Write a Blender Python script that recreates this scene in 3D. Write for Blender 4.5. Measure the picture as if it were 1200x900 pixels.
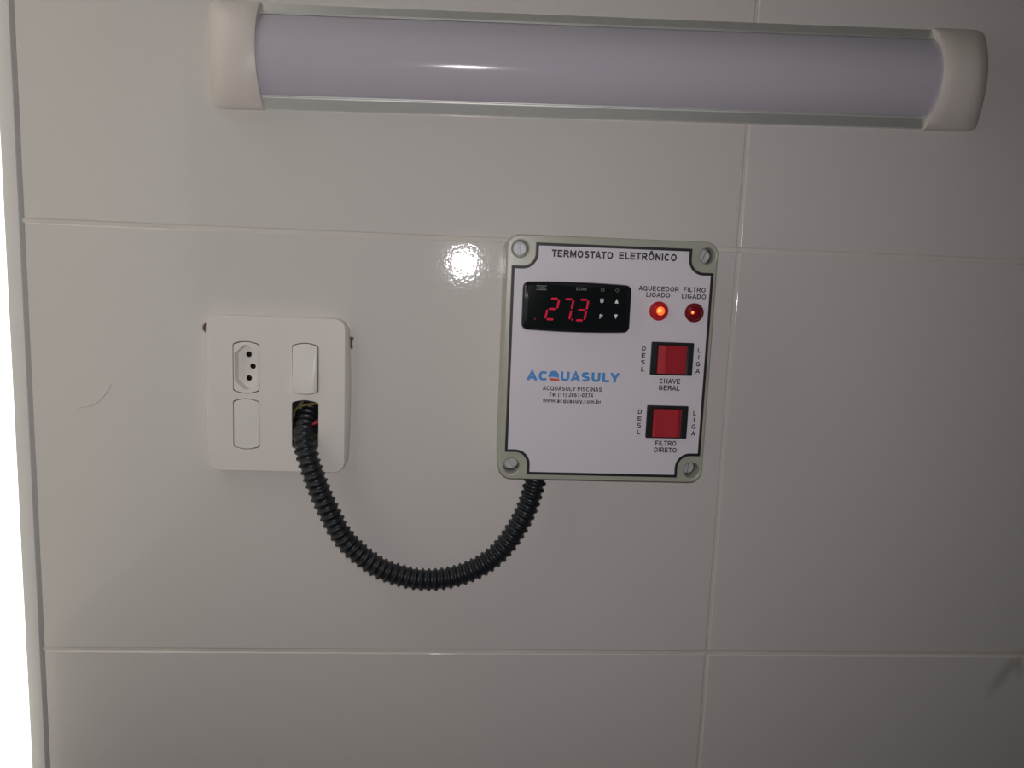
import bpy, bmesh, math, random
from mathutils import Vector, Matrix

for o in list(bpy.data.objects):
    bpy.data.objects.remove(o)
scene = bpy.context.scene
C = scene.collection
random.seed(7)
EYE = 1.5            # camera height above the floor; wall coordinates below are millimetres from there
DIST = 0.64          # camera to tiled wall

# ------------------------------------------------------------------ camera
cd = bpy.data.cameras.new('camera')
cd.sensor_width = 36.0
cd.lens = 934.63 / 1200 * 36.0
cd.clip_start = 0.01
cam = bpy.data.objects.new('camera', cd)
C.objects.link(cam)
R = ((0.997254, -0.029016, -0.06813), (-0.063277, 0.144007, -0.987552), (0.038465, 0.989151, 0.141776))
cam.matrix_world = Matrix.Translation((0, -DIST, EYE)) @ Matrix(R).to_4x4()
scene.camera = cam

# ------------------------------------------------------------------ sky, flash, exposure
w = bpy.data.worlds.new('overcast_sky')
scene.world = w
w.use_nodes = True
bg = w.node_tree.nodes['Background']
bg.inputs['Color'].default_value = (1.0, 0.985, 0.93, 1)
bg.inputs['Strength'].default_value = 2.1

fl = bpy.data.lights.new('phone_flash', 'SPOT')       # the phone's own flash beside its lens, a wide soft beam
fl.energy = 5.15
fl.spot_size = math.radians(140)
fl.spot_blend = 1.0
fl.color = (1.0, 0.955, 0.97)
fl.shadow_soft_size = 0.004
flo = bpy.data.objects.new('phone_flash', fl)
flo.matrix_world = Matrix.Translation((0.004, -DIST + 0.002, EYE + 0.008)) @ Matrix(R).to_4x4()
C.objects.link(flo)

vs = scene.view_settings
vs.view_transform = 'Standard'
vs.look = 'None'
vs.exposure = 0.0
vs.gamma = 1.0
vs.use_curve_mapping = False


# ------------------------------------------------------------------ materials
def srgb(r, g, b):
    f = lambda c: ((c / 255) / 12.92) if c <= 10 else (((c / 255) + 0.055) / 1.055) ** 2.4
    return (f(r), f(g), f(b), 1)


def mat(name, col, rough=0.5, metal=0.0, var=0.05, scale=40.0, bump=0.0, bscale=300.0, coat=0.0,
        emit=None, estr=0.0, trans=0.0, ior=1.45, spec=0.5):
    m = bpy.data.materials.new(name)
    m.use_nodes = True
    nt = m.node_tree
    b = nt.nodes['Principled BSDF']
    b.inputs['Roughness'].default_value = rough
    b.inputs['Metallic'].default_value = metal
    b.inputs['IOR'].default_value = ior
    b.inputs['Specular IOR Level'].default_value = spec
    b.inputs['Coat Weight'].default_value = coat
    b.inputs['Coat Roughness'].default_value = 0.05
    b.inputs['Transmission Weight'].default_value = trans
    tc = nt.nodes.new('ShaderNodeTexCoord')
    n = nt.nodes.new('ShaderNodeTexNoise')
    n.inputs['Scale'].default_value = scale
    n.inputs['Detail'].default_value = 4
    nt.links.new(tc.outputs['Object'], n.inputs['Vector'])
    mr = nt.nodes.new('ShaderNodeMapRange')
    mr.inputs['To Min'].default_value = 1 - var
    mr.inputs['To Max'].default_value = 1 + var
    nt.links.new(n.outputs['Fac'], mr.inputs['Value'])
    mx = nt.nodes.new('ShaderNodeVectorMath')
    mx.operation = 'SCALE'
    mx.inputs[0].default_value = col[:3]
    nt.links.new(mr.outputs['Result'], mx.inputs['Scale'])
    nt.links.new(mx.outputs['Vector'], b.inputs['Base Color'])
    if emit:
        b.inputs['Emission Color'].default_value = emit
        b.inputs['Emission Strength'].default_value = estr
    if bump:
        n2 = nt.nodes.new('ShaderNodeTexNoise')
        n2.inputs['Scale'].default_value = bscale
        n2.inputs['Detail'].default_value = 3
        nt.links.new(tc.outputs['Object'], n2.inputs['Vector'])
        bp = nt.nodes.new('ShaderNodeBump')
        bp.inputs['Strength'].default_value = 1.0
        bp.inputs['Distance'].default_value = bump
        nt.links.new(n2.outputs['Fac'], bp.inputs['Height'])
        nt.links.new(bp.outputs['Normal'], b.inputs['Normal'])
    return m


def stained_tile():
    """white glazed tile with a dirty smear under the joint at the lower right"""
    m = mat('glazed_white_tile', (0.70, 0.67, 0.645, 1), rough=0.05, var=0.02, scale=3, bump=0.00007, bscale=300)
    nt = m.node_tree
    b = nt.nodes['Principled BSDF']
    geo = nt.nodes.new('ShaderNodeNewGeometry')
    src = b.inputs['Base Color'].links[0].from_socket
    prev = src
    for cx, cz, ang, sx, sz, amt in ((0.4965, EYE - 0.340, 33, 0.006, 0.024, 0.32), (0.509, EYE - 0.335, -12, 0.004, 0.010, 0.22)):
        mp = nt.nodes.new('ShaderNodeMapping')
        mp.vector_type = 'TEXTURE'
        mp.inputs['Location'].default_value = (cx, 0, cz)
        mp.inputs['Rotation'].default_value = (0, math.radians(ang), 0)
        mp.inputs['Scale'].default_value = (sx, 1, sz)
        nt.links.new(geo.outputs['Position'], mp.inputs['Vector'])
        nz = nt.nodes.new('ShaderNodeTexNoise')
        nz.inputs['Scale'].default_value = 160
        nt.links.new(geo.outputs['Position'], nz.inputs['Vector'])
        ln = nt.nodes.new('ShaderNodeVectorMath')
        ln.operation = 'LENGTH'
        nt.links.new(mp.outputs['Vector'], ln.inputs[0])
        ad = nt.nodes.new('ShaderNodeMath')
        ad.operation = 'ADD'
        nt.links.new(ln.outputs['Value'], ad.inputs[0])
        nt.links.new(nz.outputs['Fac'], ad.inputs[1])
        mr = nt.nodes.new('ShaderNodeMapRange')
        mr.interpolation_type = 'SMOOTHSTEP'
        mr.inputs['From Min'].default_value = 2.1
        mr.inputs['From Max'].default_value = 0.6
        mr.inputs['To Max'].default_value = amt
        nt.links.new(ad.outputs['Value'], mr.inputs['Value'])
        mix = nt.nodes.new('ShaderNodeMix')
        mix.data_type = 'RGBA'
        mix.inputs[7].default_value = (0.16, 0.14, 0.09, 1)
        nt.links.new(mr.outputs['Result'], mix.inputs[0])
        nt.links.new(prev, mix.inputs[6])
        prev = mix.outputs[2]
    nt.links.new(prev, b.inputs['Base Color'])
    return m


M = {}
M['tile'] = stained_tile()
M['grout'] = mat('grout', (0.70, 0.665, 0.61, 1), rough=0.75, var=0.16, scale=14, bump=0.0001, bscale=900)
M['plaster'] = mat('white_plaster', (0.62, 0.60, 0.57, 1), rough=0.8, var=0.04, bump=0.0003, bscale=120)
M['masonry'] = mat('outside_render', (0.42, 0.41, 0.37, 1), rough=0.9, var=0.08, bump=0.0005, bscale=90)
M['floor'] = mat('grey_floor', (0.34, 0.33, 0.31, 1), rough=0.5, var=0.1, scale=8)
M['strip'] = mat('pvc_corner_strip', (0.80, 0.79, 0.77, 1), rough=0.35, var=0.02)
M['clay'] = mat('broken_clay_edge', (0.16, 0.085, 0.06, 1), rough=0.95, var=0.3, scale=300, bump=0.0006, bscale=500)
M['cap'] = mat('warm_white_cap_plastic', (0.77, 0.71, 0.66, 1), rough=0.42, var=0.02)
M['diffuser'] = mat('milky_diffuser', (0.57, 0.535, 0.615, 1), rough=0.11, var=0.02, scale=12, bump=0.00001, bscale=300)
M['alu'] = mat('brushed_aluminium', (0.84, 0.85, 0.82, 1), rough=0.45, metal=0.7, var=0.05, scale=60)
M['plate'] = mat('white_plate_plastic', (0.80, 0.76, 0.72, 1), rough=0.38, var=0.02)
M['module'] = mat('white_module_plastic', (0.82, 0.785, 0.745, 1), rough=0.33, var=0.02)
M['black'] = mat('black_plastic', (0.012, 0.013, 0.015, 1), rough=0.35, var=0.1)
M['hole'] = mat('dark_hole', (0.02, 0.018, 0.016, 1), rough=0.9, var=0.1)
M['hose'] = mat('black_conduit_plastic', (0.013, 0.0155, 0.020, 1), rough=0.4, var=0.25, scale=120, bump=0.0001, bscale=600)
M['enclosure'] = mat('grey_green_enclosure', (0.405, 0.412, 0.338, 1), rough=0.28, var=0.03, scale=60, bump=0.00003, bscale=900)
M['label'] = mat('white_printed_label', (0.69, 0.655, 0.71, 1), rough=0.5, var=0.015)
M['border'] = mat('black_print', (0.012, 0.009, 0.012, 1), rough=0.5)
M['ink'] = mat('dark_lettering', (0.018, 0.016, 0.022, 1), rough=0.55)
M['blue'] = mat('blue_logo_print', (0.05, 0.265, 0.66, 1), rough=0.5)
M['orange'] = mat('red_logo_print', (0.62, 0.10, 0.055, 1), rough=0.5)
M['bezel'] = mat('black_gloss_bezel', (0.010, 0.0115, 0.0145, 1), rough=0.15, var=0.1)
M['window'] = mat('dark_display_window', (0.007, 0.010, 0.0105, 1), rough=0.07, var=0.1)
M['digit'] = mat('lit_red_segment', (0.06, 0.004, 0.008, 1), rough=0.2, spec=0.1, emit=(1.0, 0.022, 0.085, 1), estr=0.37)
M['dimdot'] = mat('dim_red_dot', (0.06, 0.004, 0.008, 1), rough=0.2, spec=0.1, emit=(1.0, 0.03, 0.07, 1), estr=0.10)
M['whiteprint'] = mat('white_key_print', (0.85, 0.85, 0.87, 1), rough=0.4)
M['greyprint'] = mat('faint_grey_print', (0.13, 0.125, 0.12, 1), rough=0.4)
M['steel'] = mat('zinc_screw', (0.50, 0.49, 0.50, 1), rough=0.55, metal=0.45, var=0.14, scale=500)
M['red'] = mat('red_rocker_plastic', (0.41, 0.026, 0.036, 1), rough=0.55, var=0.05, spec=0.2)
M['lens'] = mat('red_lens', (0.55, 0.03, 0.045, 1), rough=0.16, trans=0.45, ior=1.4, emit=(1, 0.03, 0.02, 1), estr=0.04)
M['lens_dim'] = mat('dark_red_lens', (0.26, 0.012, 0.022, 1), rough=0.14, trans=0.3, ior=1.4)
M['bulb'] = mat('glowing_bulb', (0.9, 0.2, 0.05, 1), emit=(1, 0.115, 0.02, 1), estr=1.3)
M['bulb_core'] = mat('hot_filament', (0.9, 0.3, 0.1, 1), emit=(1, 0.28, 0.07, 1), estr=1.6)
M['wire_red'] = mat('red_insulation', (0.34, 0.03, 0.04, 1), rough=0.4)
M['wire_yellow'] = mat('yellow_insulation', (0.20, 0.175, 0.045, 1), rough=0.5)
M['wire_grey'] = mat('grey_tape', (0.20, 0.20, 0.19, 1), rough=0.4)
M['hair'] = mat('dark_hair', (0.42, 0.39, 0.34, 1), rough=0.5)


# ------------------------------------------------------------------ helpers
def W(x, h, z):
    """wall millimetres (x right, h out of the wall, z up from eye height) -> metres"""
    return Vector((x / 1000, -h / 1000, EYE + z / 1000))


def link(name, me, m, parent=None, sharp=35):
    me.materials.clear()
    me.materials.append(m)
    me.shade_smooth()
    me.set_sharp_from_angle(angle=math.radians(sharp))
    o = bpy.data.objects.new(name, me)
    C.objects.link(o)
    if parent:
        o.parent = parent
    return o


def thing(name, label, cat, x, h, z, tilt=0.0, group=None):
    o = bpy.data.objects.new(name, None)
    o.empty_display_size = 0.02
    C.objects.link(o)
    o.location = W(x, h, z)
    o.rotation_euler = (0, -tilt, 0)
    o['label'] = label
    o['category'] = cat
    if group:
        o['group'] = group
    return o


def frm(bm):
    bmesh.ops.recalc_face_normals(bm, faces=bm.faces)
    me = bpy.data.meshes.new('mesh')
    bm.to_mesh(me)
    bm.free()
    return me


class MB:
    """mesh builder in local millimetres: x right, h outwards, z up; o = origin subtracted"""
    def __init__(s, o=(0, 0, 0)):
        s.bm = bmesh.new()
        s.o = o

    def v(s, x, h, z):
        return s.bm.verts.new(((x - s.o[0]) / 1000, -(h - s.o[1]) / 1000, (z - s.o[2]) / 1000))

    def box(s, x0, x1, h0, h1, z0, z1, bev=0.0, seg=2):
        vs_ = [s.v(x, h, z) for x in (x0, x1) for h in (h0, h1) for z in (z0, z1)]
        fs = [(0, 1, 3, 2), (4, 6, 7, 5), (0, 4, 5, 1), (2, 3, 7, 6), (0, 2, 6, 4), (1, 5, 7, 3)]
        faces = [s.bm.faces.new([vs_[i] for i in f]) for f in fs]
        if bev:
            es = {e for f in faces for e in f.edges}
            bmesh.ops.bevel(s.bm, geom=list(es), offset=bev / 1000, segments=seg, profile=0.5, affect='EDGES')

    def loft(s, rings, cap0=True, cap1=True, closed=True):
        """rings: lists of (x, h, z) of equal length"""
        rv = [[s.v(*p) for p in r] for r in rings]
        n = len(rv[0])
        for a, b in zip(rv, rv[1:]):
            for i in range(n if closed else n - 1):
                j = (i + 1) % n
                s.bm.faces.new((a[i], a[j], b[j], b[i]))
        if cap0:
            s.bm.faces.new(list(reversed(rv[0])))
        if cap1:
            s.bm.faces.new(rv[-1])

    def lathe(s, cx, cz, prof, seg=32, cap_last=True):
        """profile of (radius, h) turned about the outward axis at (cx, cz)"""
        rings = [[(cx + r * math.cos(2 * math.pi * k / seg), h, cz + r * math.sin(2 * math.pi * k / seg))
                  for k in range(seg)] for r, h in prof]
        s.loft(rings, cap0=False, cap1=cap_last)

    def tube(s, pts, rad, seg=12):
        P = [Vector(p) for p in pts]
        rings = []
        up = None
        for i, p in enumerate(P):
            t = (P[min(i + 1, len(P) - 1)] - P[max(i - 1, 0)]).normalized()
            if up is None:
                up = t.orthogonal().normalized()
            up = (up - t * up.dot(t)).normalized()
            sd = t.cross(up)
            r = rad[i] if isinstance(rad, (list, tuple)) else rad
            rings.append([tuple(p + up * (r * math.cos(2 * math.pi * k / seg)) + sd * (r * math.sin(2 * math.pi * k / seg)))
                          for k in range(seg)])
        s.loft(rings)

    def add(s, me):
        s.bm.from_mesh(me)
        bpy.data.meshes.remove(me)

    def build(s, name, m, parent=None, sharp=35):
        return link(name, frm(s.bm), m, parent, sharp)


def flat(loops, h0, h1, bev=0.0, o=(0, 0, 0), res=2):
    """filled outline(s) (outer + holes, in x/z millimetres) extruded from h0 to h1"""
    cu = bpy.data.curves.new('outline', 'CURVE')
    cu.dimensions = '2D'
    cu.fill_mode = 'BOTH'
    for lp in loops:
        sp = cu.splines.new('POLY')
        sp.points.add(len(lp) - 1)
        for p, (x, z) in zip(sp.points, lp):
            p.co = ((x - o[0]) / 1000, (z - o[2]) / 1000, 0, 1)
        sp.use_cyclic_u = True
    half = abs(h1 - h0) / 2000
    if bev:
        cu.bevel_depth = bev / 1000
        cu.bevel_resolution = res
        cu.offset = -bev / 1000
    cu.extrude = max(half - bev / 1000, 0)
    ob = bpy.data.objects.new('outline', cu)
    C.objects.link(ob)
    dg = bpy.context.evaluated_depsgraph_get()
    me = bpy.data.meshes.new_from_object(ob.evaluated_get(dg))
    bpy.data.objects.remove(ob)
    bpy.data.curves.remove(cu)
    hm = ((h0 + h1) / 2 - o[1]) / 1000
    for v in me.vertices:
        x, y, z = v.co
        v.co = (x, -(hm + z), y)
    return me


def circle(cx, cz, r, n=32, a0=0.0):
    return [(cx + r * math.cos(a0 + 2 * math.pi * k / n), cz + r * math.sin(a0 + 2 * math.pi * k / n)) for k in range(n)]


def rrect(x0, x1, z0, z1, r, n=6):
    pts = []
    for cx, cz, a in ((x1 - r, z1 - r, 0), (x0 + r, z1 - r, 90), (x0 + r, z0 + r, 180), (x1 - r, z0 + r, 270)):
        for k in range(n + 1):
            t = math.radians(a + 90 * k / n)
            pts.append((cx + r * math.cos(t), cz + r * math.sin(t)))
    return pts


def arched(x0, x1, z0, z1, rise, r=1.4, inset=0.0, n=10):
    """module outline with gently arched top and bottom and softened corners"""
    x0 += inset; x1 -= inset; z0 += inset; z1 -= inset
    cx, hw = (x0 + x1) / 2, (x1 - x0) / 2
    pts = []
    def arc(z, sgn, a, b):
        for k in range(n + 1):
            t = a + (b - a) * k / n
            x = cx + t * (hw - r * 0.35)
            pts.append((x, z - sgn * rise * t * t))
    pts.append((x1, z0 + rise + r)); pts.append((x1, z1 - rise - r))
    arc(z1, 1, 1, -1)
    pts.append((x0, z1 - rise - r)); pts.append((x0, z0 + rise + r))
    arc(z0, -1, -1, 1)
    return pts


def _el(cx, cz, rx, rz, a0, a1, n=14):
    out = []
    for k in range(n + 1):
        t = math.radians(a0 + (a1 - a0) * k / n)
        c_, s_ = math.cos(t), math.sin(t)
        out.append((cx + rx * math.copysign(abs(c_) ** 0.9, c_), cz + rz * math.copysign(abs(s_) ** 0.9, s_)))
    return out


ADV = dict(A=.93, C=1.0, D=1.0, E=.93, F=.85, G=1.08, H=1.0, I=.39, L=.78, M=1.16, N=1.0, O=1.08, P=.93, Q=1.08, R=1.0, S=.93, T=.85, U=1.0, V=.93,
           Y=.93, Z=.85, a=.78, b=.78, c=.70, e=.78, l=.31, m=1.16, o=.78, q=.78, r=.47, s=.70, u=.78, w=1.01, y=.70)
ADV['Ô'] = 1.08
ADV['.'] = .39; ADV['('] = .47; ADV[')'] = .47; ADV['-'] = .47; ADV[' '] = .39


def glyph(ch, t):
    """centre lines of a plain grotesque letter, cap height 1; (points, closed)"""
    w = ADV.get(ch, .78)
    sb = .085
    l, r, T, B, m = sb + t / 2, w - sb - t / 2, 1 - t / 2, t / 2, .52
    c = w / 2
    X = .73 - t / 2          # x-height line
    xm = (X + B) / 2
    hw, xh = (r - l) / 2, (X - B) / 2
    S = lambda l, r, T, B: (_el((l + r) / 2, T - (T - B) * .25, (r - l) / 2, (T - B) * .25, 25, 215) + [((l + r) / 2 + (r - l) * .12, (T + B) / 2 - (T - B) * .04)] +
                            _el((l + r) / 2, B + (T - B) * .25, (r - l) / 2, (T - B) * .25, 35, -155))
    if ch == 'A': return [([(t * .45, 0), (c, 1 - t * .35), (w - t * .45, 0)], 0), ([(w * .24, .30), (w * .76, .30)], 0)]
    if ch == 'C': return [(_el(c, .5, hw, .5 - t / 2, 42, 318, 24), 0)]
    if ch == 'D': return [([(l, B), (l, T), (c * .95, T)] + _el(r - .36, .5, .36, .5 - t / 2, 80, -80) + [(c * .95, B)], 1)]
    if ch == 'E': return [([(r + t / 2, T), (l, T), (l, B), (r + t / 2, B)], 0), ([(l, m), (r + t * .2, m)], 0)]
    if ch == 'F': return [([(r + t / 2, T), (l, T), (l, 0)], 0), ([(l, m - .02), (r, m - .02)], 0)]
    if ch == 'G': return [(_el(c, .5, hw, .5 - t / 2, 42, 325, 24) + [(r, .43), (c, .43)], 0)]
    if ch == 'H': return [([(l, 0), (l, 1)], 0), ([(r, 0), (r, 1)], 0), ([(l, m), (r, m)], 0)]
    if ch == 'I': return [([(c, 0), (c, 1)], 0)]
    if ch == 'L': return [([(l, 1), (l, B), (r + t * .7, B)], 0)]
    if ch == 'M': return [([(l, 0), (l, 1)], 0), ([(r, 0), (r, 1)], 0), ([(l, 1 - t * .3), (c, t * .4), (r, 1 - t * .3)], 0)]
    if ch == 'N': return [([(l, 0), (l, 1)], 0), ([(r, 0), (r, 1)], 0), ([(l, 1 - t * .5), (r, t * .5)], 0)]
    if ch in 'OÔQ':
        g_ = [(_el(c, .5, hw, .5 - t / 2, 0, 345, 23), 1)]
        if ch == 'Q': g_.append(([(c + .1, .28), (r + t * .3, -.02)], 0))
        if ch == 'Ô': g_.append(([(c - .2, 1.08), (c, 1.24), (c + .2, 1.08)], 0))
        return g_
    if ch in 'PR':
        g_ = [([(l, 0), (l, T), (r - .26, T)] + _el(r - .26, (T + .46) / 2, .26, (T - .46) / 2, 75, -75, 8) + [(r - .26, .46), (l, .46)], 0)]
        if ch == 'R': g_.append(([(c + .02, .46), (w - t * .42, 0)], 0))
        return g_
    if ch == 'S': return [(S(l, r, T, B), 0)]
    if ch == 'T': return [([(.02, T), (w - .02, T)], 0), ([(c, 0), (c, T)], 0)]
    if ch == 'U': return [([(l, 1)] + _el(c, B + .3, hw, .3, 180, 360) + [(r, 1)], 0)]
    if ch == 'V': return [([(t * .45, 1), (c, t * .35), (w - t * .45, 1)], 0)]
    if ch == 'Y': return [([(t * .45, 1), (c, .43), (w - t * .45, 1)], 0), ([(c, 0), (c, .43)], 0)]
    if ch == 'Z': return [([(l - t / 2, T), (r, T), (l, B), (r + t / 2, B)], 0)]
    if ch == 'a': return [(_el(c, X - .18, hw, .18, 160, 20) + [(r, .12), (r + .02, 0)], 0), ([(r, xm + .03), (c, xm + .03)] + _el(c - .03, .21, hw - .03, .21 - B, 95, 300) + [(r, .2)], 0)]
    if ch == 'b': return [([(l, 0), (l, 1)], 0), (_el(c, xm, hw, xh, 0, 345, 20), 1)]
    if ch == 'c': return [(_el(c, xm, hw, xh, 45, 315, 20), 0)]
    if ch == 'e': return [([(l, xm), (r, xm)] + _el(c, xm, hw, xh, 8, 315, 22), 0)]
    if ch == 'l': return [([(c, 0), (c, 1)], 0)]
    if ch == 'm':
        q = (r - l) / 4
        return [([(l, 0), (l, .73)], 0), (_el(l + q, X - .2, q, .2, 180, 0) + [(l + 2 * q, 0)], 0), (_el(l + 3 * q, X - .2, q, .2, 180, 0) + [(r, 0)], 0)]
    if ch == 'o': return [(_el(c, xm, hw, xh, 0, 345, 20), 1)]
    if ch == 'q': return [([(r, -.27), (r, .73)], 0), (_el(c, xm, hw, xh, 0, 345, 20), 1)]
    if ch == 'r': return [([(l, 0), (l, .73)], 0), (_el(r + .02, X - .25, r - l, .25, 180, 80), 0)]
    if ch == 's': return [(S(l, r, X, B), 0)]
    if ch == 'u': return [([(l, .73)] + _el(c, B + .22, hw, .22, 180, 360) + [(r, .73)], 0), ([(r, 0), (r, .3)], 0)]
    if ch == 'w': return [([(t * .4, .73), (w * .27, t * .3), (c, .7), (w * .73, t * .3), (w - t * .4, .73)], 0)]
    if ch == 'y': return [([(t * .4, .73), (c, .04)], 0), ([(w - t * .4, .73), (c - .05, -.1), (c - .16, -.21), (t * .6, -.21)], 0)]
    if ch == '.': return [([(c, 0), (c, t * 1.1)], 0)]
    if ch == '(': return [(_el(w + .15, .38, w - .1, .68, 130, 230), 0)]
    if ch == ')': return [(_el(-.15, .38, w - .1, .68, 50, -50), 0)]
    if ch == '-': return [([(.05, .37), (w - .05, .37)], 0)]
    if ch == '0': return [(_el(c, .5, hw, .5 - t / 2, 0, 345, 23), 1)]
    if ch == '1': return [([(c + .05, 0), (c + .05, 1)], 0), ([(c + .05, .93), (l + .02, .74)], 0)]
    if ch == '2': return [(_el(c, .70, hw, .30 - t / 2, 165, -30) + [(l, B), (r + t / 2, B)], 0)]
    if ch == '3': return [(_el(c, .745, hw * .92, .255 - t / 2, 150, -80) + [(c - .05, .53)], 0), ([(c - .05, .53)] + _el(c, .27, hw, .27 - t / 2, 80, -155), 0)]
    if ch == '4': return [([(r - .05, 0), (r - .05, .95), (l - t * .4, .27), (r + t * .7, .27)], 0)]
    if ch == '6': return [(_el(c, .32, hw, .32 - t / 2, 0, 345, 20), 1), (_el(c, .5, hw, .5 - t / 2, 50, 190), 0)]
    if ch == '7': return [([(l - t / 2, T), (r, T), (c - .08, 0)], 0)]
    if ch == '8': return [(_el(c, .75, hw * .9, .25 - t / 2, 0, 345, 20), 1), (_el(c, .27, hw, .27 - t / 2, 0, 345, 20), 1)]
    return []


def ribbon(pts, closed, t):
    """left/right offset points of a centre line with mitred joints"""
    n = len(pts)
    L, Rr = [], []
    for i in range(n):
        p = Vector(pts[i])
        a = Vector(pts[(i - 1) % n]) if (closed or i > 0) else None
        b_ = Vector(pts[(i + 1) % n]) if (closed or i < n - 1) else None
        d1 = (p - a).normalized() if a is not None and (p - a).length > 1e-6 else None
        d2 = (b_ - p).normalized() if b_ is not None and (b_ - p).length > 1e-6 else None
        d1 = d1 or d2
        d2 = d2 or d1
        n1, n2 = Vector((-d1.y, d1.x)), Vector((-d2.y, d2.x))
        mm = (n1 + n2)
        if mm.length < 0.3:
            mm = n1
        mm.normalize()
        k = min(1 / max(mm.dot(n1), 0.35), 2.2) * t / 2
        L.append(p + mm * k)
        Rr.append(p - mm * k)
    return L, Rr


def text(name, s, x0, x1, zc, cap, h, m, parent, o, weight=0.16, thick=0.12):
    """lettering spanning x0..x1 with capital height cap, centred on zc, printed on plane h"""
    quads = []
    pen = 0.0
    for ch in s:
        for lift, (pts, closed) in enumerate(glyph(ch, weight)):     # overlapping strokes lie a hair above one another
            L, Rr = ribbon([(x + pen, z) for x, z in pts], closed, weight)
            n = len(L)
            for i in range(n if closed else n - 1):
                j = (i + 1) % n
                quads.append((L[i], L[j], Rr[j], Rr[i], lift))
        pen += ADV.get(ch, .78)
    xs = [p.x for q in quads for p in q[:4]]
    a, b_ = min(xs), max(xs)
    mb = MB(o)
    for q in quads:
        f = [((p.x - a) / (b_ - a) * (x1 - x0) + x0, zc - cap / 2 + p.y * cap) for p in q[:4]]
        mb.bm.faces.new([mb.v(x, h + thick + 0.02 * q[4], z) for x, z in f])
    bmesh.ops.remove_doubles(mb.bm, verts=mb.bm.verts, dist=1e-7)
    up = Vector((0, -1, 0))
    for f in mb.bm.faces:
        f.normal_update()
        if f.normal.dot(up) < 0:
            f.normal_flip()
    me = bpy.data.meshes.new('lettering')
    mb.bm.to_mesh(me)
    mb.bm.free()
    return link(name, me, m, parent)


def struct(name, me, m, parent=None):
    o = link(name, me, m, parent)
    if not parent:
        o['kind'] = 'structure'
    return o


def slab(name, x0, x1, y0, y1, z0, z1, m):
    b = MB()
    b.box(x0 * 1000, x1 * 1000, -y0 * 1000, -y1 * 1000, z0 * 1000, z1 * 1000)
    return struct(name, frm(b.bm), m)


# ------------------------------------------------------------------ the room
LEFT = -333.7                  # left end of the tiling, mm
PIT_X, PIT_Z = 557.0, 345.8    # tile pitch
JW = 2.9                       # joint width
ZJ = [22.7 + PIT_Z * k for k in range(-4, 4)]     # horizontal joints (bottom row sits on the floor)
ZTOP = 22.7 + PIT_Z * 3                           # 1060 mm above eye height
XEND = LEFT + PIT_X * 4
CEIL = EYE + ZTOP / 1000
BOXHOLE = [(-190, -158), (-94, -158), (-94, -52), (-190, -52)]

# rear part of the tiled wall: masonry with the chased hole for the switch box
wall = struct('wall_back', flat([[(LEFT - 13.2, -EYE * 1000), (XEND, -EYE * 1000), (XEND, ZTOP), (LEFT - 13.2, ZTOP)], BOXHOLE],
                                -160, -8), M['plaster'])
wall.location = (0, 0, EYE)
TILE_THICK = 8.0


def tile_outline(x0, x1, z0, z1):
    return rrect(x0, x1, z0, z1, 1.2, 3)


def col_joint(c, row):
    j = {0: LEFT, 1: 223.4 + {3: -0.5, 4: 0.5, 2: 0.8}.get(row, 0)}
    return j.get(c, LEFT + PIT_X * c)


rows = [-EYE * 1000] + [z for z in ZJ if z > -1480] + [ZTOP]
rows = sorted(set(round(r, 2) for r in rows))
proto = {}
nrows = len(rows) - 1
for r in range(nrows):
    z0, z1 = rows[r], rows[r + 1]
    for c in range(4):
        x0 = col_joint(c, 3)
        x1 = LEFT + PIT_X * (c + 1) if c else 223.4
        has_hole = c == 0 and z0 < -100 < z1
        ox, oz = (x0 + x1) / 2, (z0 + z1) / 2
        hx, hz = (x1 - x0) / 2 - JW / 2, (z1 - z0) / 2 - JW / 2
        key = (round(hx, 1), round(hz, 1))
        if has_hole:
            # cut-out with a broken drill bite at the left and a chip at the right
            hole = [(-192, -161), (-92, -161), (-92, -70.5), (-88.6, -70.0), (-86.2, -67.4), (-84.2, -66.8), (-84.9, -62.6),
                    (-83.6, -58.4), (-88.9, -57.4), (-92, -56), (-92, -49), (-192, -49), (-195.5, -49.6), (-198.6, -50.4), (-200.6, -52.3),
                    (-201.2, -54.6), (-200.4, -57.0), (-198.4, -58.4), (-192, -60)]
            t = link('tile', flat([tile_outline(x0 + JW / 2, x1 - JW / 2, z0 + JW / 2, z1 - JW / 2), hole], -TILE_THICK, 0, 1.0,
                                  (ox, 0, oz)), M['tile'], wall)
        elif key in proto:
            t = proto[key].copy()
            C.objects.link(t)
        else:
            t = link('tile', flat([tile_outline(-hx, hx, -hz, hz)], -TILE_THICK, 0, 1.1), M['tile'], wall)
            proto[key] = t
        t.location = (ox / 1000, 0, oz / 1000)

g = MB()
for z in rows[1:-1]:
    g.box(LEFT, XEND, -TILE_THICK, -0.75, z - JW / 2 - 0.3, z + JW / 2 + 0.3)
for c in range(1, 4):
    x = 223.4 if c == 1 else LEFT + PIT_X * c
    for r in range(nrows):
        g.box(x - JW / 2 - 0.3, x + JW / 2 + 0.3, -TILE_THICK, -0.75, rows[r] + JW / 2, rows[r + 1] - JW / 2)
gr = g.build('grout', M['grout'], wall)

# brown clay showing where the tile was bitten out around the box
cl = link('broken_clay', flat([[(-203, -163), (-82, -163), (-82, -46), (-203, -46)], BOXHOLE], -7.9, -2.2), M['clay'], wall)

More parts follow.
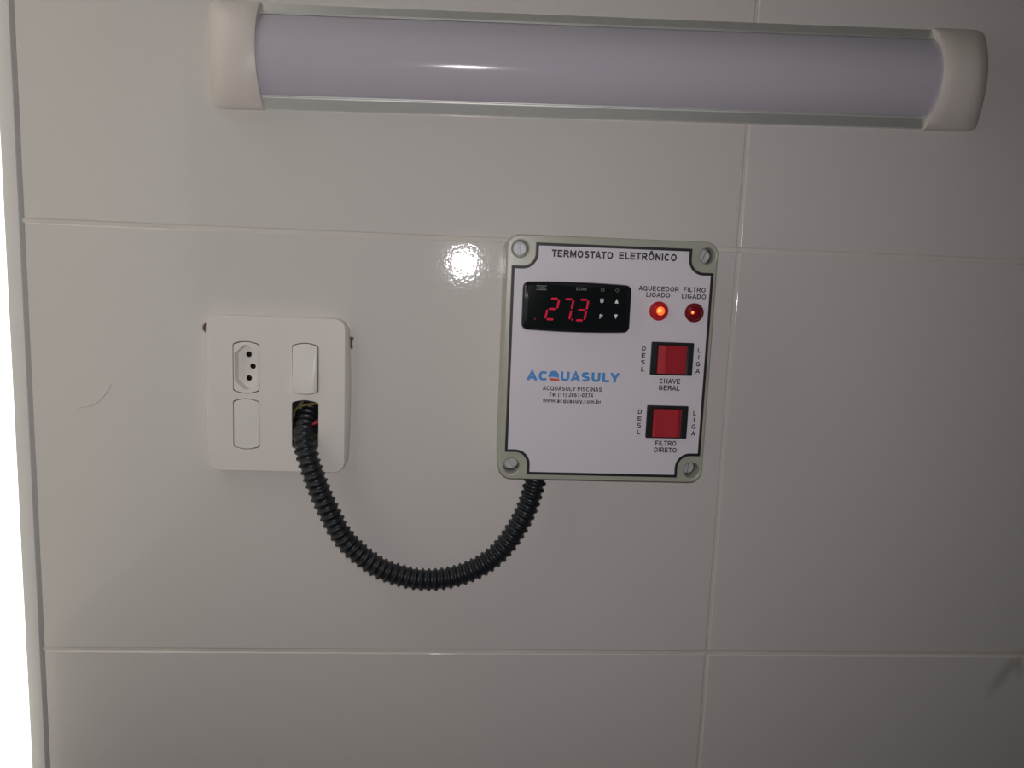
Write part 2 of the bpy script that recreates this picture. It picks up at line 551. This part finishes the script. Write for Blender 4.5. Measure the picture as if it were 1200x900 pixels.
# left corner strip and the outdoors beyond it
b = MB()
b.loft([[(LEFT - 13.2, -160, z), (LEFT - 0.8, -160, z), (LEFT - 0.8, 0.2, z), (LEFT - 1.6, 1.4, z), (LEFT - 4, 1.9, z),
         (LEFT - 9, 1.9, z), (LEFT - 12, 1.2, z), (LEFT - 13.2, -0.8, z)] for z in (-EYE * 1000, ZTOP)])
st = b.build('trim_1', M['strip'])
st.location = (0, 0, EYE)
st['kind'] = 'structure'
# strip replaces the last centimetre of masonry: pull the masonry edge in behind it
for v in wall.data.vertices:
    if v.co.x < (LEFT - 5) / 1000:
        v.co.x = (LEFT - 0.8) / 1000

XL = (LEFT - 13.2) / 1000
XR = XEND / 1000
slab('floor', XL - 0.15, XR, -2.6, 0.16, -0.12, 0.0, M['floor'])
slab('ceiling', XL - 0.15, XR, -2.6, 0.16, CEIL, CEIL + 0.12, M['plaster'])
slab('wall_right', XR, XR + 0.15, -2.6, 0.16, 0, CEIL, M['plaster'])
slab('wall_rear', XL - 0.15, XR + 0.15, -2.75, -2.6, 0, CEIL, M['plaster'])
slab('wall_left', XL - 0.15, XL, -2.6, -0.42, 0, CEIL, M['plaster'])  # unseen; its near end is placed to narrow the daylight opening
slab('wall_left_lintel', XL - 0.15, XL, -0.42, -0.02, 2.35, CEIL, M['plaster'])  # unseen; height shaped to let more daylight onto the upper tiles
slab('wall_left_light_block', XL - 0.15, XL, -0.42, -0.047, 0, 1.17, M['plaster'])  # added out of view to block daylight from the lower left tiles
slab('wall_outside_added', -1.75, -1.55, -4.0, 1.2, -0.12, 3.0, M['masonry'])  # unseen wall, added to dim the daylight entering from the left
slab('floor_outside_added', -1.55, XL - 0.15, -4.0, 0.9, -0.12, -0.02, M['floor'])  # unseen ground slab, added to cut sky light coming from below

# ------------------------------------------------------------------ hair stuck to the tile
o = (-284, 0, -115)
b = MB(o)
b.tube([(-298, 0.22, -121.3), (-291, 0.22, -119.8), (-286, 0.22, -118.2), (-281, 0.22, -114.8), (-277.6, 0.22, -110.8),
        (-274, 0.22, -105.5), (-271.4, 0.22, -100.6)], 0.17, 6)
t = b.build('hair_strand', M['hair'])
t.location = W(*o)
t['label'] = 'single thin dark curved hair stuck on the white tile left of the switch plate'
t['category'] = 'hair'

# ------------------------------------------------------------------ linear wall lamp
lamp = thing('linear_wall_lamp', 'long slim white linear wall lamp with lilac grey diffuser and white end caps, switched off', 'lamp',
             107, 0, 156.0, tilt=0.0204)
XA, XB = -259.5, 256.5
half_sec = [(37.6, 0), (37.6, 3.2), (37.2, 4.0), (30.6, 8.2), (30.2, 8.2), (30.0, 7.4), (29.7, 7.4), (29.5, 9.6), (28.8, 9.6), (28.8, 3)]
sec = [(-z, h) for z, h in half_sec] + half_sec[::-1]
b = MB()
b.loft([[(x, h, z) for z, h in sec] for x in (XA - 20, XB + 20)])
b.build('aluminium_tray', M['alu'], lamp, 25)
def arc_sec(half, h_edge, sag, n=28):
    rr = (half * half + sag * sag) / (2 * sag)
    a = math.asin(min(1, half / rr))
    return [(rr * math.sin(-a + 2 * a * k / n), h_edge + sag - rr + rr * math.cos(-a + 2 * a * k / n)) for k in range(n + 1)]
outer = arc_sec(28.7, 8.6, 16.6)
inner = arc_sec(27.2, 8.6, 15.2)
b = MB()
b.loft([[(x, h, z) for z, h in outer + inner[::-1]] for x in (XA - 18, XB + 18)])
b.build('diffuser', M['diffuser'], lamp, 40)
capsec = [(-38.4, 0), (-38.4, 5)] + [(z * 1.0, h) for z, h in arc_sec(36.4, 8.2, 19.2, 28)] + [(38.4, 5), (38.4, 0)]
def cap_ring(x, k, hh):
    return [(x, h * hh, z * k) for z, h in capsec]
for x0, x1 in ((XA, -298.5), (XB, 302.0)):
    s = 1 if x1 > x0 else -1
    b = MB()
    b.loft([cap_ring(x0, 0.985, 0.985), cap_ring(x0 + s * 0.6, 1, 1), cap_ring(x0 + s * 10, 1.0, 1.0), cap_ring(x1 - s * 22, 1.0, 1.0), cap_ring(x1 - s * 17.5, 1.0, 0.975),
            cap_ring(x1 - s * 13, 1.0, 0.90), cap_ring(x1 - s * 8.5, 0.995, 0.77), cap_ring(x1 - s * 4.6, 0.975, 0.60), cap_ring(x1 - s * 1.6, 0.94, 0.40), cap_ring(x1, 0.90, 0.22)])
    b.build('end_cap', M['cap'], lamp, 40)

# ------------------------------------------------------------------ switch and socket plate
PX, PZ = -141.8, -104.9
o = (PX, 0, PZ)
pl = thing('switch_plate', 'white wall plate with socket, rocker switch, blank cover and one open slot', 'switch plate', *o)
FH = 10.0
mods = dict(socket=(-175.2, -154.9, -104.2, -63.0), switch=(-129.7, -109.3, -103.8, -62.9),
            blank=(-175.4, -155.0, -148.9, -108.1), slot=(-129.8, -109.2, -148.6, -108.2))
cuts = {k: arched(*v, 2.0) for k, v in mods.items()}
def plate_ring(hw, hh, r, h, bulge=0.0, n=8):
    base = []
    for cx, cz, a in ((hw - r, hh - r, 0), (-(hw - r), hh - r, 90), (-(hw - r), -(hh - r), 180), (hw - r, -(hh - r), 270)):
        for k in range(n + 1):
            t = math.radians(a + 90 * k / n)
            base.append((cx + r * math.cos(t), cz + r * math.sin(t)))
    out = []
    # resample straight sides so that they can bulge
    N = len(base)
    for i in range(N):
        p, q = base[i], base[(i + 1) % N]
        out.append(p)
        L = math.hypot(q[0] - p[0], q[1] - p[1])
        if L > 20:
            for k in range(1, 8):
                out.append((p[0] + (q[0] - p[0]) * k / 8, p[1] + (q[1] - p[1]) * k / 8))
    res = []
    for x, z in out:
        bx = bulge * (1 - (z / hh) ** 2)
        res.append((PX + x + (bx if x > 0 else -bx) * (abs(x) / hw), h, PZ + z))
    return res
b = MB(o)
b.loft([plate_ring(54.8, 61.6, 10, 0.15, 2.0), plate_ring(54.6, 61.8, 10, 2.5, 2.0), plate_ring(54.2, 61.9, 9.6, 6.0, 1.6), plate_ring(53.6, 61.8, 9, 8.4, 0.8),
        plate_ring(53.0, 61.5, 8.4, 9.6, 0.2)], cap0=False, cap1=False)
face = [(x, z) for x, h, z in plate_ring(53.0, 61.5, 8.4, 0, 0.2)]
b.add(flat([face] + list(cuts.values()), 7.6, FH, 0.35, o, 1))
b.build('cover_plate', M['plate'], pl, 30)
# moulding mark beside the rocker
b = MB(o)
b.box(-103.2, -101.9, FH - 0.05, FH + 0.12, -74, -66.5, 0.05, 1)
b.build('moulded_mark', M['module'], pl)
# box in the wall behind
b = MB(o)
x0, x1, z0, z1 = -188, -96, -156, -54
b.box(x0, x1, -45, -43.5, z0, z1)
b.box(x0, x0 + 1.5, -43.5, 6.5, z0, z1)
b.box(x1 - 1.5, x1, -43.5, 6.5, z0, z1)
b.box(x0 + 1.5, x1 - 1.5, -43.5, 6.5, z0, z0 + 1.5)
b.box(x0 + 1.5, x1 - 1.5, -43.5, 6.5, z1 - 1.5, z1)
b.build('wall_box', M['black'], pl)

GAP = 0.55
# socket module: a hexagonal well with three pin holes in its floor
sx0, sx1, sz0, sz1 = mods['socket']
scx, scz = (sx0 + sx1) / 2 - 0.1, (sz0 + sz1) / 2
def hexa(w, hgt, k=0.0):
    hw, hh = w / 2 - k, hgt / 2 - k
    s = hh - hw * 0.80
    pts = [(hw, -s), (hw, s), (1.2, hh), (-1.2, hh), (-hw, s), (-hw, -s), (-1.2, -hh), (1.2, -hh)]
    return [(scx + x, scz + z) for x, z in pts]
h0 = hexa(17.4, 35.4)
h1 = hexa(17.4, 35.4, 0.7)
b = MB(o)
b.add(flat([arched(*mods['socket'], 2.0, inset=GAP), h0], 7.0, 9.9, 0.2, o, 1))
b.loft([[(x, 9.6, z) for x, z in h0], [(x, 0.6, z) for x, z in h1]], False, False)
sock = b.build('socket', M['module'], pl, 25)
pins = [(scx + 0.0, scz + 9.5), (scx + 3.1, scz), (scx + 0.0, scz - 9.5)]
b = MB(o)
b.add(flat([hexa(17.4, 35.4, 0.7)] + [circle(x, z, 2.25, 20) for x, z in pins], -0.6, 0.8, 0.15, o, 1))
b.build('socket_floor', M['module'], sock)
for x, z in pins:
    b = MB(o)
    b.lathe(x, z, [(2.35, -0.55), (2.35, -8), (0.4, -8.2)], 20)
    b.build('pin_hole', M['hole'], sock)
# rocker switch
b = MB(o)
ao = arched(*mods['switch'], 2.0, inset=GAP)
ai = arched(*mods['switch'], 2.0, inset=GAP + 0.7)
zt, zb = mods['switch'][3], mods['switch'][2]
lean = lambda z, a, c: a + (c - a) * (zt - z) / (zt - zb)
b.loft([[(x, 4.0, z) for x, z in ao], [(x, lean(z, 10.2, 12.2), z) for x, z in ao], [(x, lean(z, 10.8, 12.9), z) for x, z in ai]], True, True)
b.build('rocker', M['module'], pl, 40)
# blank module
b = MB(o)
b.add(flat([arched(*mods['blank'], 2.0, inset=GAP)], 4.0, 9.95, 0.25, o, 1))
b.build('blank_cover', M['module'], pl)

# loose wires in the open slot
def wire(name, label, pts, r, m, org):
    b = MB(org)
    b.tube(pts, r, 10)
    t = b.build(name, m)
    t.location = W(*org)
    t['label'] = label
    t['category'] = 'wire'
    return t
wire('electrical_wire', 'yellow wire arching across the top of the open slot in the white plate',
     [(-131, -2.5, -124), (-130, -0.5, -119), (-126.5, 1.2, -115.3), (-121, 2.4, -113.2), (-115, 3.2, -112.2), (-109, 3.6, -111.4), (-104, 2.0, -111.5)], 1.05,
     M['wire_yellow'], (-118, 0, -114))
wire('electrical_wire', 'red wire end seen right of the black conduit inside the open slot',
     [(-101, -6, -121), (-104.5, 0.5, -122.6), (-108, 3.6, -124.6), (-111.3, 5.8, -126.6), (-113.6, 7.2, -127.8), (-114.6, 7.6, -128.3)], [1.9, 1.9, 1.9, 1.8, 1.3, 0.5], M['wire_red'], (-110, -6, -125))
wire('electrical_wire', 'grey wire stub in the upper left corner of the open slot',
     [(-124.5, -20, -109.5), (-125.6, -10, -112.0), (-126.2, -4.5, -114.6), (-126.4, -4, -117.5)], 1.7, M['wire_grey'], (-126, -5, -113))
wire('electrical_wire', 'dark olive wire standing along the right edge of the open slot below the red one',
     [(-104.0, -6, -132), (-107.4, 1, -133.5), (-110.0, 5, -136), (-110.3, 5.5, -140), (-110.3, 4, -146)], 0.9, M['wire_yellow'], (-110, -4, -140))

# ------------------------------------------------------------------ black corrugated conduit
ctrl = [(-120.5, -36, -104), (-120.4, -24, -111), (-121.0, -11, -119.5), (-120.9, 2.0, -129), (-119.4, 13.8, -139.5), (-115.2, 22.0, -151), (-110.2, 25, -164),
        (-104.2, 26, -179.2), (-97.5, 26.5, -194), (-89.8, 26.5, -209.2), (-79.5, 26, -222.5), (-67.3, 26, -233), (-54.5, 25.5, -241), (-40.7, 25, -246), (-28.5, 25, -248.6),
        (-15.5, 25, -249.0), (-2.5, 25, -247.2), (10.5, 25, -243.2), (23, 25, -236.8), (34.6, 25, -228), (43.4, 25, -217.3), (50.6, 25, -205.2), (56.0, 25, -194), (60.2, 25, -182),
        (63.2, 25, -169), (64.8, 25, -160), (65.2, 25, -152)]
def spline(P, per=24):
    P = [Vector(p) for p in P]
    out = []
    for i in range(len(P) - 1):
        p0, p1, p2, p3 = P[max(i - 1, 0)], P[i], P[i + 1], P[min(i + 2, len(P) - 1)]
        for k in range(per):
            t = k / per
            out.append(0.5 * ((2 * p1) + (p2 - p0) * t + (2 * p0 - 5 * p1 + 4 * p2 - p3) * t * t + (3 * p1 - p0 - 3 * p2 + p3) * t ** 3))
    out.append(P[-1])
    return out
dense = spline(ctrl)
acc = [0.0]
for a, c in zip(dense, dense[1:]):
    acc.append(acc[-1] + (c - a).length)
total = acc[-1]
PITCH = 5.55
prof = [(0.0, 7.35), (0.30, 7.35), (0.44, 7.9), (0.55, 8.85), (0.66, 9.1), (0.78, 8.85), (0.89, 7.9)]
pts, rad = [], []
j = 0
for n in range(int(total / PITCH)):
    for u, r in prof:
        s = (n + u) * PITCH
        while acc[j + 1] < s and j < len(acc) - 2:
            j += 1
        t = (s - acc[j]) / max(acc[j + 1] - acc[j], 1e-6)
        pts.append(tuple(dense[j].lerp(dense[j + 1], t)))
        rad.append(r)
o = (65, 25, -156)
b = MB(o)
b.tube(pts, rad, 22)
hose = b.build('flexible_conduit', M['hose'], None, 50)
hose.location = W(*o)
hose['label'] = 'black corrugated flexible conduit looping from the open plate slot up into the thermostat box'
hose['category'] = 'conduit'

# ------------------------------------------------------------------ thermostat box
BX0, BX1, BZ0, BZ1 = 32.8, 189.2, -156.4, 25.8
o = (111, 0, -65.3)
box = thing('thermostat_box', 'grey green plastic thermostat box with white printed front, red display and red rocker switches', 'control box', *o)
LID, PAN = 55.0, 58.5
def ring(k, r, h):
    return [(x, h, z) for x, z in rrect(BX0 + k, BX1 - k, BZ0 + k, BZ1 - k, r, 8)]
b = MB(o)
b.loft([ring(0.6, 9, 0.2), ring(0.4, 9, 2), ring(0.8, 9, 37.6), ring(2.5, 8, 38.4)], True, True)
b.build('enclosure_base', M['enclosure'], box, 30)
WELLS = [(42.8, 15.4), (181.2, 15.4), (42.4, -146.4), (180.6, -146.8)]
b = MB(o)
b.add(flat([rrect(BX0, BX1, BZ0, BZ1, 9.5, 10)] + [circle(x, z, 5.9, 36) for x, z in WELLS], 38.6, LID, 1.1, o, 3))
lid = b.build('lid', M['enclosure'], box, 30)
# raised field of the lid, notched round the screws
NX0, NX1, NZ0, NZ1 = 36.5, 185.7, -152.0, 20.4
def notched(k):
    """field outline shrunk by k, with rounded notches at the corners"""
    x0, x1, z0, z1 = NX0 + k, NX1 - k, NZ0 + k, NZ1 - k
    nx = nz = 17.0
    r = 9.0 + k
    pts = []
    corners = [(x1, z1, 1, 1), (x0, z1, -1, 1), (x0, z0, -1, -1), (x1, z0, 1, -1)]
    for i, (cx, cz, sx, sz) in enumerate(corners):
        # inner notch lines
        ix = cx - sx * nx
        iz = cz - sz * nz
        ax, az = ix + sx * r, iz + sz * r          # arc centre
        arc = []
        for q in range(9):
            t = math.radians(90 * q / 8)
            arc.append((ax - sx * r * math.cos(t), az - sz * r * math.sin(t)))
        seq = [(ix, cz)] + arc + [(cx, iz)]         # from the horizontal edge round to the vertical edge
        if i in (0, 2):
            seq = seq[::-1]
        pts += seq
    return pts
b = MB(o)
b.add(flat([notched(0)], LID + 0.02, PAN - 0.2, 0.6, o, 3))
b.build('raised_field', M['enclosure'], lid, 30)
# screws down in the wells
for (x, z), ang in zip(WELLS, (92, 70, 128, 86)):
    b = MB(o)
    H = LID - 11.5
    rs = 5.1
    b.lathe(x, z, [(rs, H - 3.5), (rs, H - 1.6), (rs - 0.3, H - 1.5), (rs - 1.0, H - 1.45)], 28)
    # two half-moon pads leave the driver slot between them
    a = math.radians(ang)
    for sgn in (1, -1):
        pad = []
        lim = math.asin(0.7 / (rs - 0.35))
        for q in range(13):
            t = lim + (math.pi - 2 * lim) * q / 12
            px, pz = (rs - 0.35) * math.cos(t), sgn * (rs - 0.35) * math.sin(t)
            pad.append((x + px * math.cos(a) - pz * math.sin(a), z + px * math.sin(a) + pz * math.cos(a)))
        b.add(flat([pad], H - 1.5, H + 0.6, 0.25, o, 2))
    b.build('screw', M['steel'], lid, 30)
    b = MB(o)
    b.lathe(x, z, [(6.0, LID - 16.2), (5.0, LID - 16.1)], 24)
    b.build('well_floor', M['enclosure'], lid)

# printed white front: black outline below, white field on top
b = MB(o)
b.add(flat([notched(0.25)], PAN - 0.2, PAN - 0.08, 0, o))
b.build('black_outline', M['border'], lid)
b = MB(o)
b.add(flat([notched(2.3)], PAN - 0.08, PAN, 0, o))
front = b.build('front_label', M['label'], box)
front['label'] = 'white printed front label'
T = dict(parent=front, o=o, m=M['ink'], h=PAN)
def ink(s, x0, x1, zc, cap, weight=0.2, name='lettering', **k):
    a = dict(T); a.update(k)
    return text(name, s, x0, x1, zc, cap, a['h'], a['m'], a['parent'], a['o'], weight)
ink('TERMOSTATO', 65.2, 110.0, 13.0, 5.2, 0.225)
ink('ELETRÔNICO', 114.5, 157.1, 13.25, 5.2, 0.225)
ink('AQUECEDOR', 130.3, 160.5, -9.7, 3.5)
ink('LIGADO', 136.3, 154.1, -14.2, 3.5)
ink('FILTRO', 164.0, 180.3, -9.5, 3.5)
ink('LIGADO', 162.9, 181.0, -14.4, 3.5)
for zz, top in ((-54.0, 'DESL'), (-54.1, 'LIGA')):
    cx = 137.0 if top == 'DESL' else 178.8
    for k, ch in enumerate(top):
        wd = {'I': 0.75, 'L': 2.3, 'G': 3.3, 'A': 3.4}.get(ch, 2.9)
        ink(ch, cx - wd / 2, cx + wd / 2, zz - 5.17 * k, 3.5)
        ink(ch, cx - wd / 2, cx + wd / 2, -101.6 - 5.2 * k, 3.5)
ink('CHAVE', 150.3, 166.0, -77.9, 3.8)
ink('GERAL', 150.0, 166.0, -83.0, 3.8)
ink('FILTRO', 150.2, 166.3, -125.3, 3.8)
ink('DIRETO', 149.6, 166.9, -130.5, 3.8)
ink('AC', 50.6, 66.0, -76.7, 7.1, 0.25, 'logo_lettering', m=M['blue'])
ink('UASULY', 75.9, 120.2, -76.6, 7.1, 0.25, 'logo_lettering', m=M['blue'])
ink('ACQUASULY PISCINAS', 62.9, 107.3, -85.8, 3.2)
ink('Tel (11) 2867-0374', 67.9, 100.9, -90.3, 3.2)
ink('www.acquasuly.com.br', 63.4, 106.9, -94.9, 3.2)
# logo Q: blue dome over a red swoosh
qx, qz, qr = 70.8, -76.6, 3.95
dome = [(qx + qr * math.cos(math.radians(a)), qz + qr * math.sin(math.radians(a))) for a in range(-20, 201, 10)]
dome += [(qx - 2.0, qz - 0.75), (qx, qz - 0.65), (qx + 2.0, qz - 1.1)]
b = MB(o)
b.add(flat([dome], PAN, PAN + 0.12, 0, o))
b.build('logo_dome', M['blue'], front)
sw = [(qx - 3.7, qz - 2.0), (qx - 1.5, qz - 1.55), (qx + 0.8, qz - 1.75), (qx + 2.6, qz - 2.0), (qx + 4.2, qz - 1.6), (qx + 4.3, qz - 4.2), (qx + 3.2, qz - 3.8), (qx + 1.2, qz - 4.0), (qx - 1.2, qz - 3.8), (qx - 2.7, qz - 3.0)]
b = MB(o)
b.add(flat([sw], PAN, PAN + 0.12, 0, o))
b.build('logo_swoosh', M['orange'], front)
b = MB(o)
b.lathe(162.0, -140.3, [(0.35, PAN), (0.3, PAN + 0.1)], 10)
b.build('ink_speck', M['ink'], front)

# digital controller: black bezel with bowed top and bottom, bulging window
CH = PAN + 9.0
cx0, cx1, cz0, cz1 = 44.7, 123.9, -42.4, -8.0
def ctrl_out(k, bow=1.1, r=4.2, n=6):
    x0, x1, z0, z1 = cx0 + k, cx1 - k, cz0 + k, cz1 - k
    pts = rrect(x0, x1, z0, z1, r - k * 0.6, n)
    out = []
    N = len(pts)
    for i in range(N):
        p, q = pts[i], pts[(i + 1) % N]
        out.append(p)
        L = math.hypot(q[0] - p[0], q[1] - p[1])
        if L > 10:
            for s in range(1, 10):
                out.append((p[0] + (q[0] - p[0]) * s / 10, p[1] + (q[1] - p[1]) * s / 10))
    mx, hx = (x0 + x1) / 2, (x1 - x0) / 2
    mz = (z0 + z1) / 2
    return [(x, z + (bow if z > mz else -bow) * (1 - ((x - mx) / hx) ** 2) * min(1, abs(z - mz) / 12)) for x, z in out]
def bul(x):
    return 1.6 * (1 - ((x - 84.3) / 39.6) ** 2)
b = MB(o)
b.loft([[(x, PAN + 0.05, z) for x, z in ctrl_out(0.6)], [(x, CH - 3.0, z) for x, z in ctrl_out(0.0)], [(x, CH - 1.4 + bul(x) * 0.6, z) for x, z in ctrl_out(0.5)],
        [(x, CH - 0.9 + bul(x) * 0.6, z) for x, z in ctrl_out(1.3)]])
con = b.build('digital_controller', M['bezel'], box, 30)
con['label'] = 'black digital thermostat display module reading 27.3'
# display window as a strip-wise curved panel
b = MB(o)
NW = 24
xs = [48.6 + (120.0 - 48.6) * k / NW for k in range(NW + 1)]
top, bot = [], []
hs = lambda x: CH - 0.75 + bul(x) * 0.62
fw = [[b.v(x, hs(x), z) for x in xs] for z in (-39.6, -10.4)]
bk = [[b.v(x, hs(x) - 1.2, z) for x in xs] for z in (-39.6, -10.4)]
for k in range(NW):
    b.bm.faces.new((fw[0][k], fw[0][k + 1], fw[1][k + 1], fw[1][k]))
    b.bm.faces.new((bk[0][k], bk[0][k + 1], bk[1][k + 1], bk[1][k]))
    for q in (0, 1):
        b.bm.faces.new((fw[q][k], fw[q][k + 1], bk[q][k + 1], bk[q][k]))
for k in (0, NW):
    b.bm.faces.new((fw[0][k], fw[1][k], bk[1][k], bk[0][k]))
b.build('display_window', M['window'], con, 30)
# seven-segment digits
def seg_digit(x, z0, wd, ht, segs, slant=0.17, th=1.45):
    """bottom-left x, bottom z0"""
    mb = MB(o)
    S = lambda px, pz: (x + px + pz * slant, z0 + pz)
    g_, t2 = 0.16, th / 2
    H = lambda pz: [(g_ + t2, pz), (g_ + th, pz + t2), (wd - g_ - th, pz + t2), (wd - g_ - t2, pz), (wd - g_ - th, pz - t2), (g_ + th, pz - t2)]
    V = lambda px, za, zb_: [(px, za + g_ + t2 * 0.3), (px + t2, za + g_ + th * 0.6), (px + t2, zb_ - g_ - th * 0.6), (px, zb_ - g_ - t2 * 0.3), (px - t2, zb_ - g_ - th * 0.6), (px - t2, za + g_ + th * 0.6)]
    sh = {'a': H(ht), 'g': H(ht / 2), 'd': H(0), 'f': V(0, ht / 2, ht), 'b': V(wd, ht / 2, ht), 'e': V(0, 0, ht / 2), 'c': V(wd, 0, ht / 2)}
    for s in segs:
        lp = [S(px, pz) for px, pz in sh[s]]
        hx = hs(lp[0][0]) + 0.02
        mb.add(flat([lp], hx, hx + 0.14, 0, o))
    return mb
for x, segs in ((61.6, 'abged'), (72.0, 'abc'), (82.9, 'abgcd')):
    seg_digit(x, -34.3, 7.0, 14.9, segs).build('digit', M['digit'], con)
b = MB(o)
b.lathe(81.2, -34.0, [(0.7, hs(81)), (0.65, hs(81) + 0.15)], 12)
b.build('decimal_point', M['digit'], con)
b = MB(o)
b.lathe(54.3, -34.4, [(0.75, hs(54)), (0.7, hs(54) + 0.15)], 12)
b.build('status_dot', M['dimdot'], con)
K = dict(parent=con, m=M['whiteprint'])
ink('U', 100.9, 103.3, -19.7, 3.1, 0.22, 'key_letter', h=hs(102), **K)
ink('P', 101.0, 103.2, -31.0, 3.1, 0.22, 'key_letter', h=hs(102), **K)
for z, s in ((-19.6, 1), (-30.8, -1)):
    b = MB(o)
    b.add(flat([[(111.6, z - 1.6 * s), (114.2, z - 1.6 * s), (112.9, z + 1.7 * s)]], hs(113), hs(113) + 0.12, 0, o))
    b.build('arrow_key', M['whiteprint'], con)
G = dict(parent=con, m=M['greyprint'])
ink('COEL', 55.0, 61.2, -11.95, 1.7, 0.17, 'faint_lettering', h=hs(58), **G)
ink('ZDM', 82.6, 90.4, -11.8, 2.0, 0.17, 'faint_lettering', h=hs(86), **G)
b = MB(o)
for z in (-10.6, -13.4):
    b.add(flat([[(54.3, z - 0.22), (61.8, z - 0.22), (61.8, z + 0.22), (54.3, z + 0.22)]], hs(55) + 0.1, hs(55) + 0.3, 0, o))
b.build('faint_bars', M['greyprint'], con)
for x, ro, n in ((102.2, 1.3, 20), (112.8, 1.6, 4)):
    b = MB(o)
    b.add(flat([circle(x, -11.9, ro, n), circle(x, -11.9, ro - 0.45, n)], hs(x), hs(x) + 0.12, 0, o))
    b.build('faint_icon', M['greyprint'], con)

# pilot lights
def pilot(x, z, lens_m, bx, bz, br, label):
    b = MB(o)
    b.lathe(x, z, [(7.1, PAN + 0.02), (7.1, PAN + 1.0), (6.7, PAN + 1.5), (5.9, PAN + 1.6), (5.9, PAN + 0.3)], 40)
    p = b.build('pilot_light', lens_m, box, 40)
    p['label'] = label
    b = MB(o)
    b.lathe(x, z, [(5.85, PAN + 0.5), (5.85, PAN + 1.7), (5.3, PAN + 3.0), (4.2, PAN + 4.1), (2.6, PAN + 4.8), (0.9, PAN + 5.05)], 40)
    b.build('lens', lens_m, p, 50)
    b = MB(o)
    prof_ = [(br * math.cos(t), PAN + 4.4 + br * 0.42 * math.sin(t)) for t in [math.radians(a) for a in (0, 20, 40, 60, 75, 86)]]
    b.lathe(x + bx, z + bz, prof_, 28)
    b.build('bulb', M['bulb'], p, 60)
    b = MB(o)
    r2 = br * 0.52
    prof_ = [(r2 * math.cos(t), PAN + 4.4 + br * 0.42 + r2 * 0.3 * math.sin(t)) for t in [math.radians(a) for a in (0, 25, 50, 70, 86)]]
    b.lathe(x + bx - br * 0.3, z + bz + br * 0.1, prof_, 24)
    b.build('filament_glow', M['bulb_core'], p, 60)
pilot(146.3, -26.0, M['lens'], 0.3, 0.2, 3.2, 'brightly lit red pilot light')
pilot(172.9, -26.3, M['lens_dim'], -2.0, 0.2, 1.5, 'dim dark red pilot light')

# rocker switches
def rocker_switch(x0, x1, z0, z1, rx0, rx1, rz0, rz1, down, label):
    b = MB(o)
    b.add(flat([rrect(x0, x1, z0, z1, 0.8, 3), rrect(rx0 - 0.5, rx1 + 0.5, rz0 - 0.5, rz1 + 0.5, 0.4, 2)], PAN + 0.03, PAN + 2.2, 0.4, o, 1))
    p = b.build('rocker_switch', M['black'], box, 30)
    p['label'] = label
    b = MB(o)
    b.box(rx0 - 0.5, rx1 + 0.5, PAN + 0.03, PAN + 0.3, rz0 - 0.5, rz1 + 0.5)
    b.build('switch_well', M['black'], p)
    b = MB(o)
    xr = rx0 + (rx1 - rx0) * (0.27 if down else 0.74)
    hA, hR, hB = (PAN + 3.0, PAN + 4.4, PAN + 1.0) if down else (PAN + 3.2, PAN + 4.0, PAN + 3.0)
    if not down:
        xs_ = [(rx0, PAN + 2.6), (rx0 + 1.0, PAN + 3.0), ((rx0 + rx1) / 2, PAN + 2.5), (rx1 - 2.6, PAN + 2.9), (rx1, PAN + 1.6)]
    else:
        xs_ = [(rx0, PAN + 2.8), (xr - 1.6, PAN + 4.2), (xr, PAN + 4.2), (xr + 0.8, PAN + 3.7), (rx1 - 0.8, PAN + 1.2), (rx1, PAN + 1.0)]
    rings = []
    prof2 = [(rx0, PAN + 0.35)] + xs_ + [(rx1, PAN + 0.35)]
    b.loft([[(x, h, z) for x, h in prof2] for z in (rz0, rz1)])
    b.build('rocker', M['red'], p, 20)
rocker_switch(142.3, 174.2, -73.3, -48.7, 147.4, 169.2, -71.9, -51.0, True, 'upper red rocker switch tipped to the right')
rocker_switch(142.0, 173.3, -121.2, -96.3, 146.9, 168.2, -120.1, -98.9, False, 'lower red rocker switch lying flat')
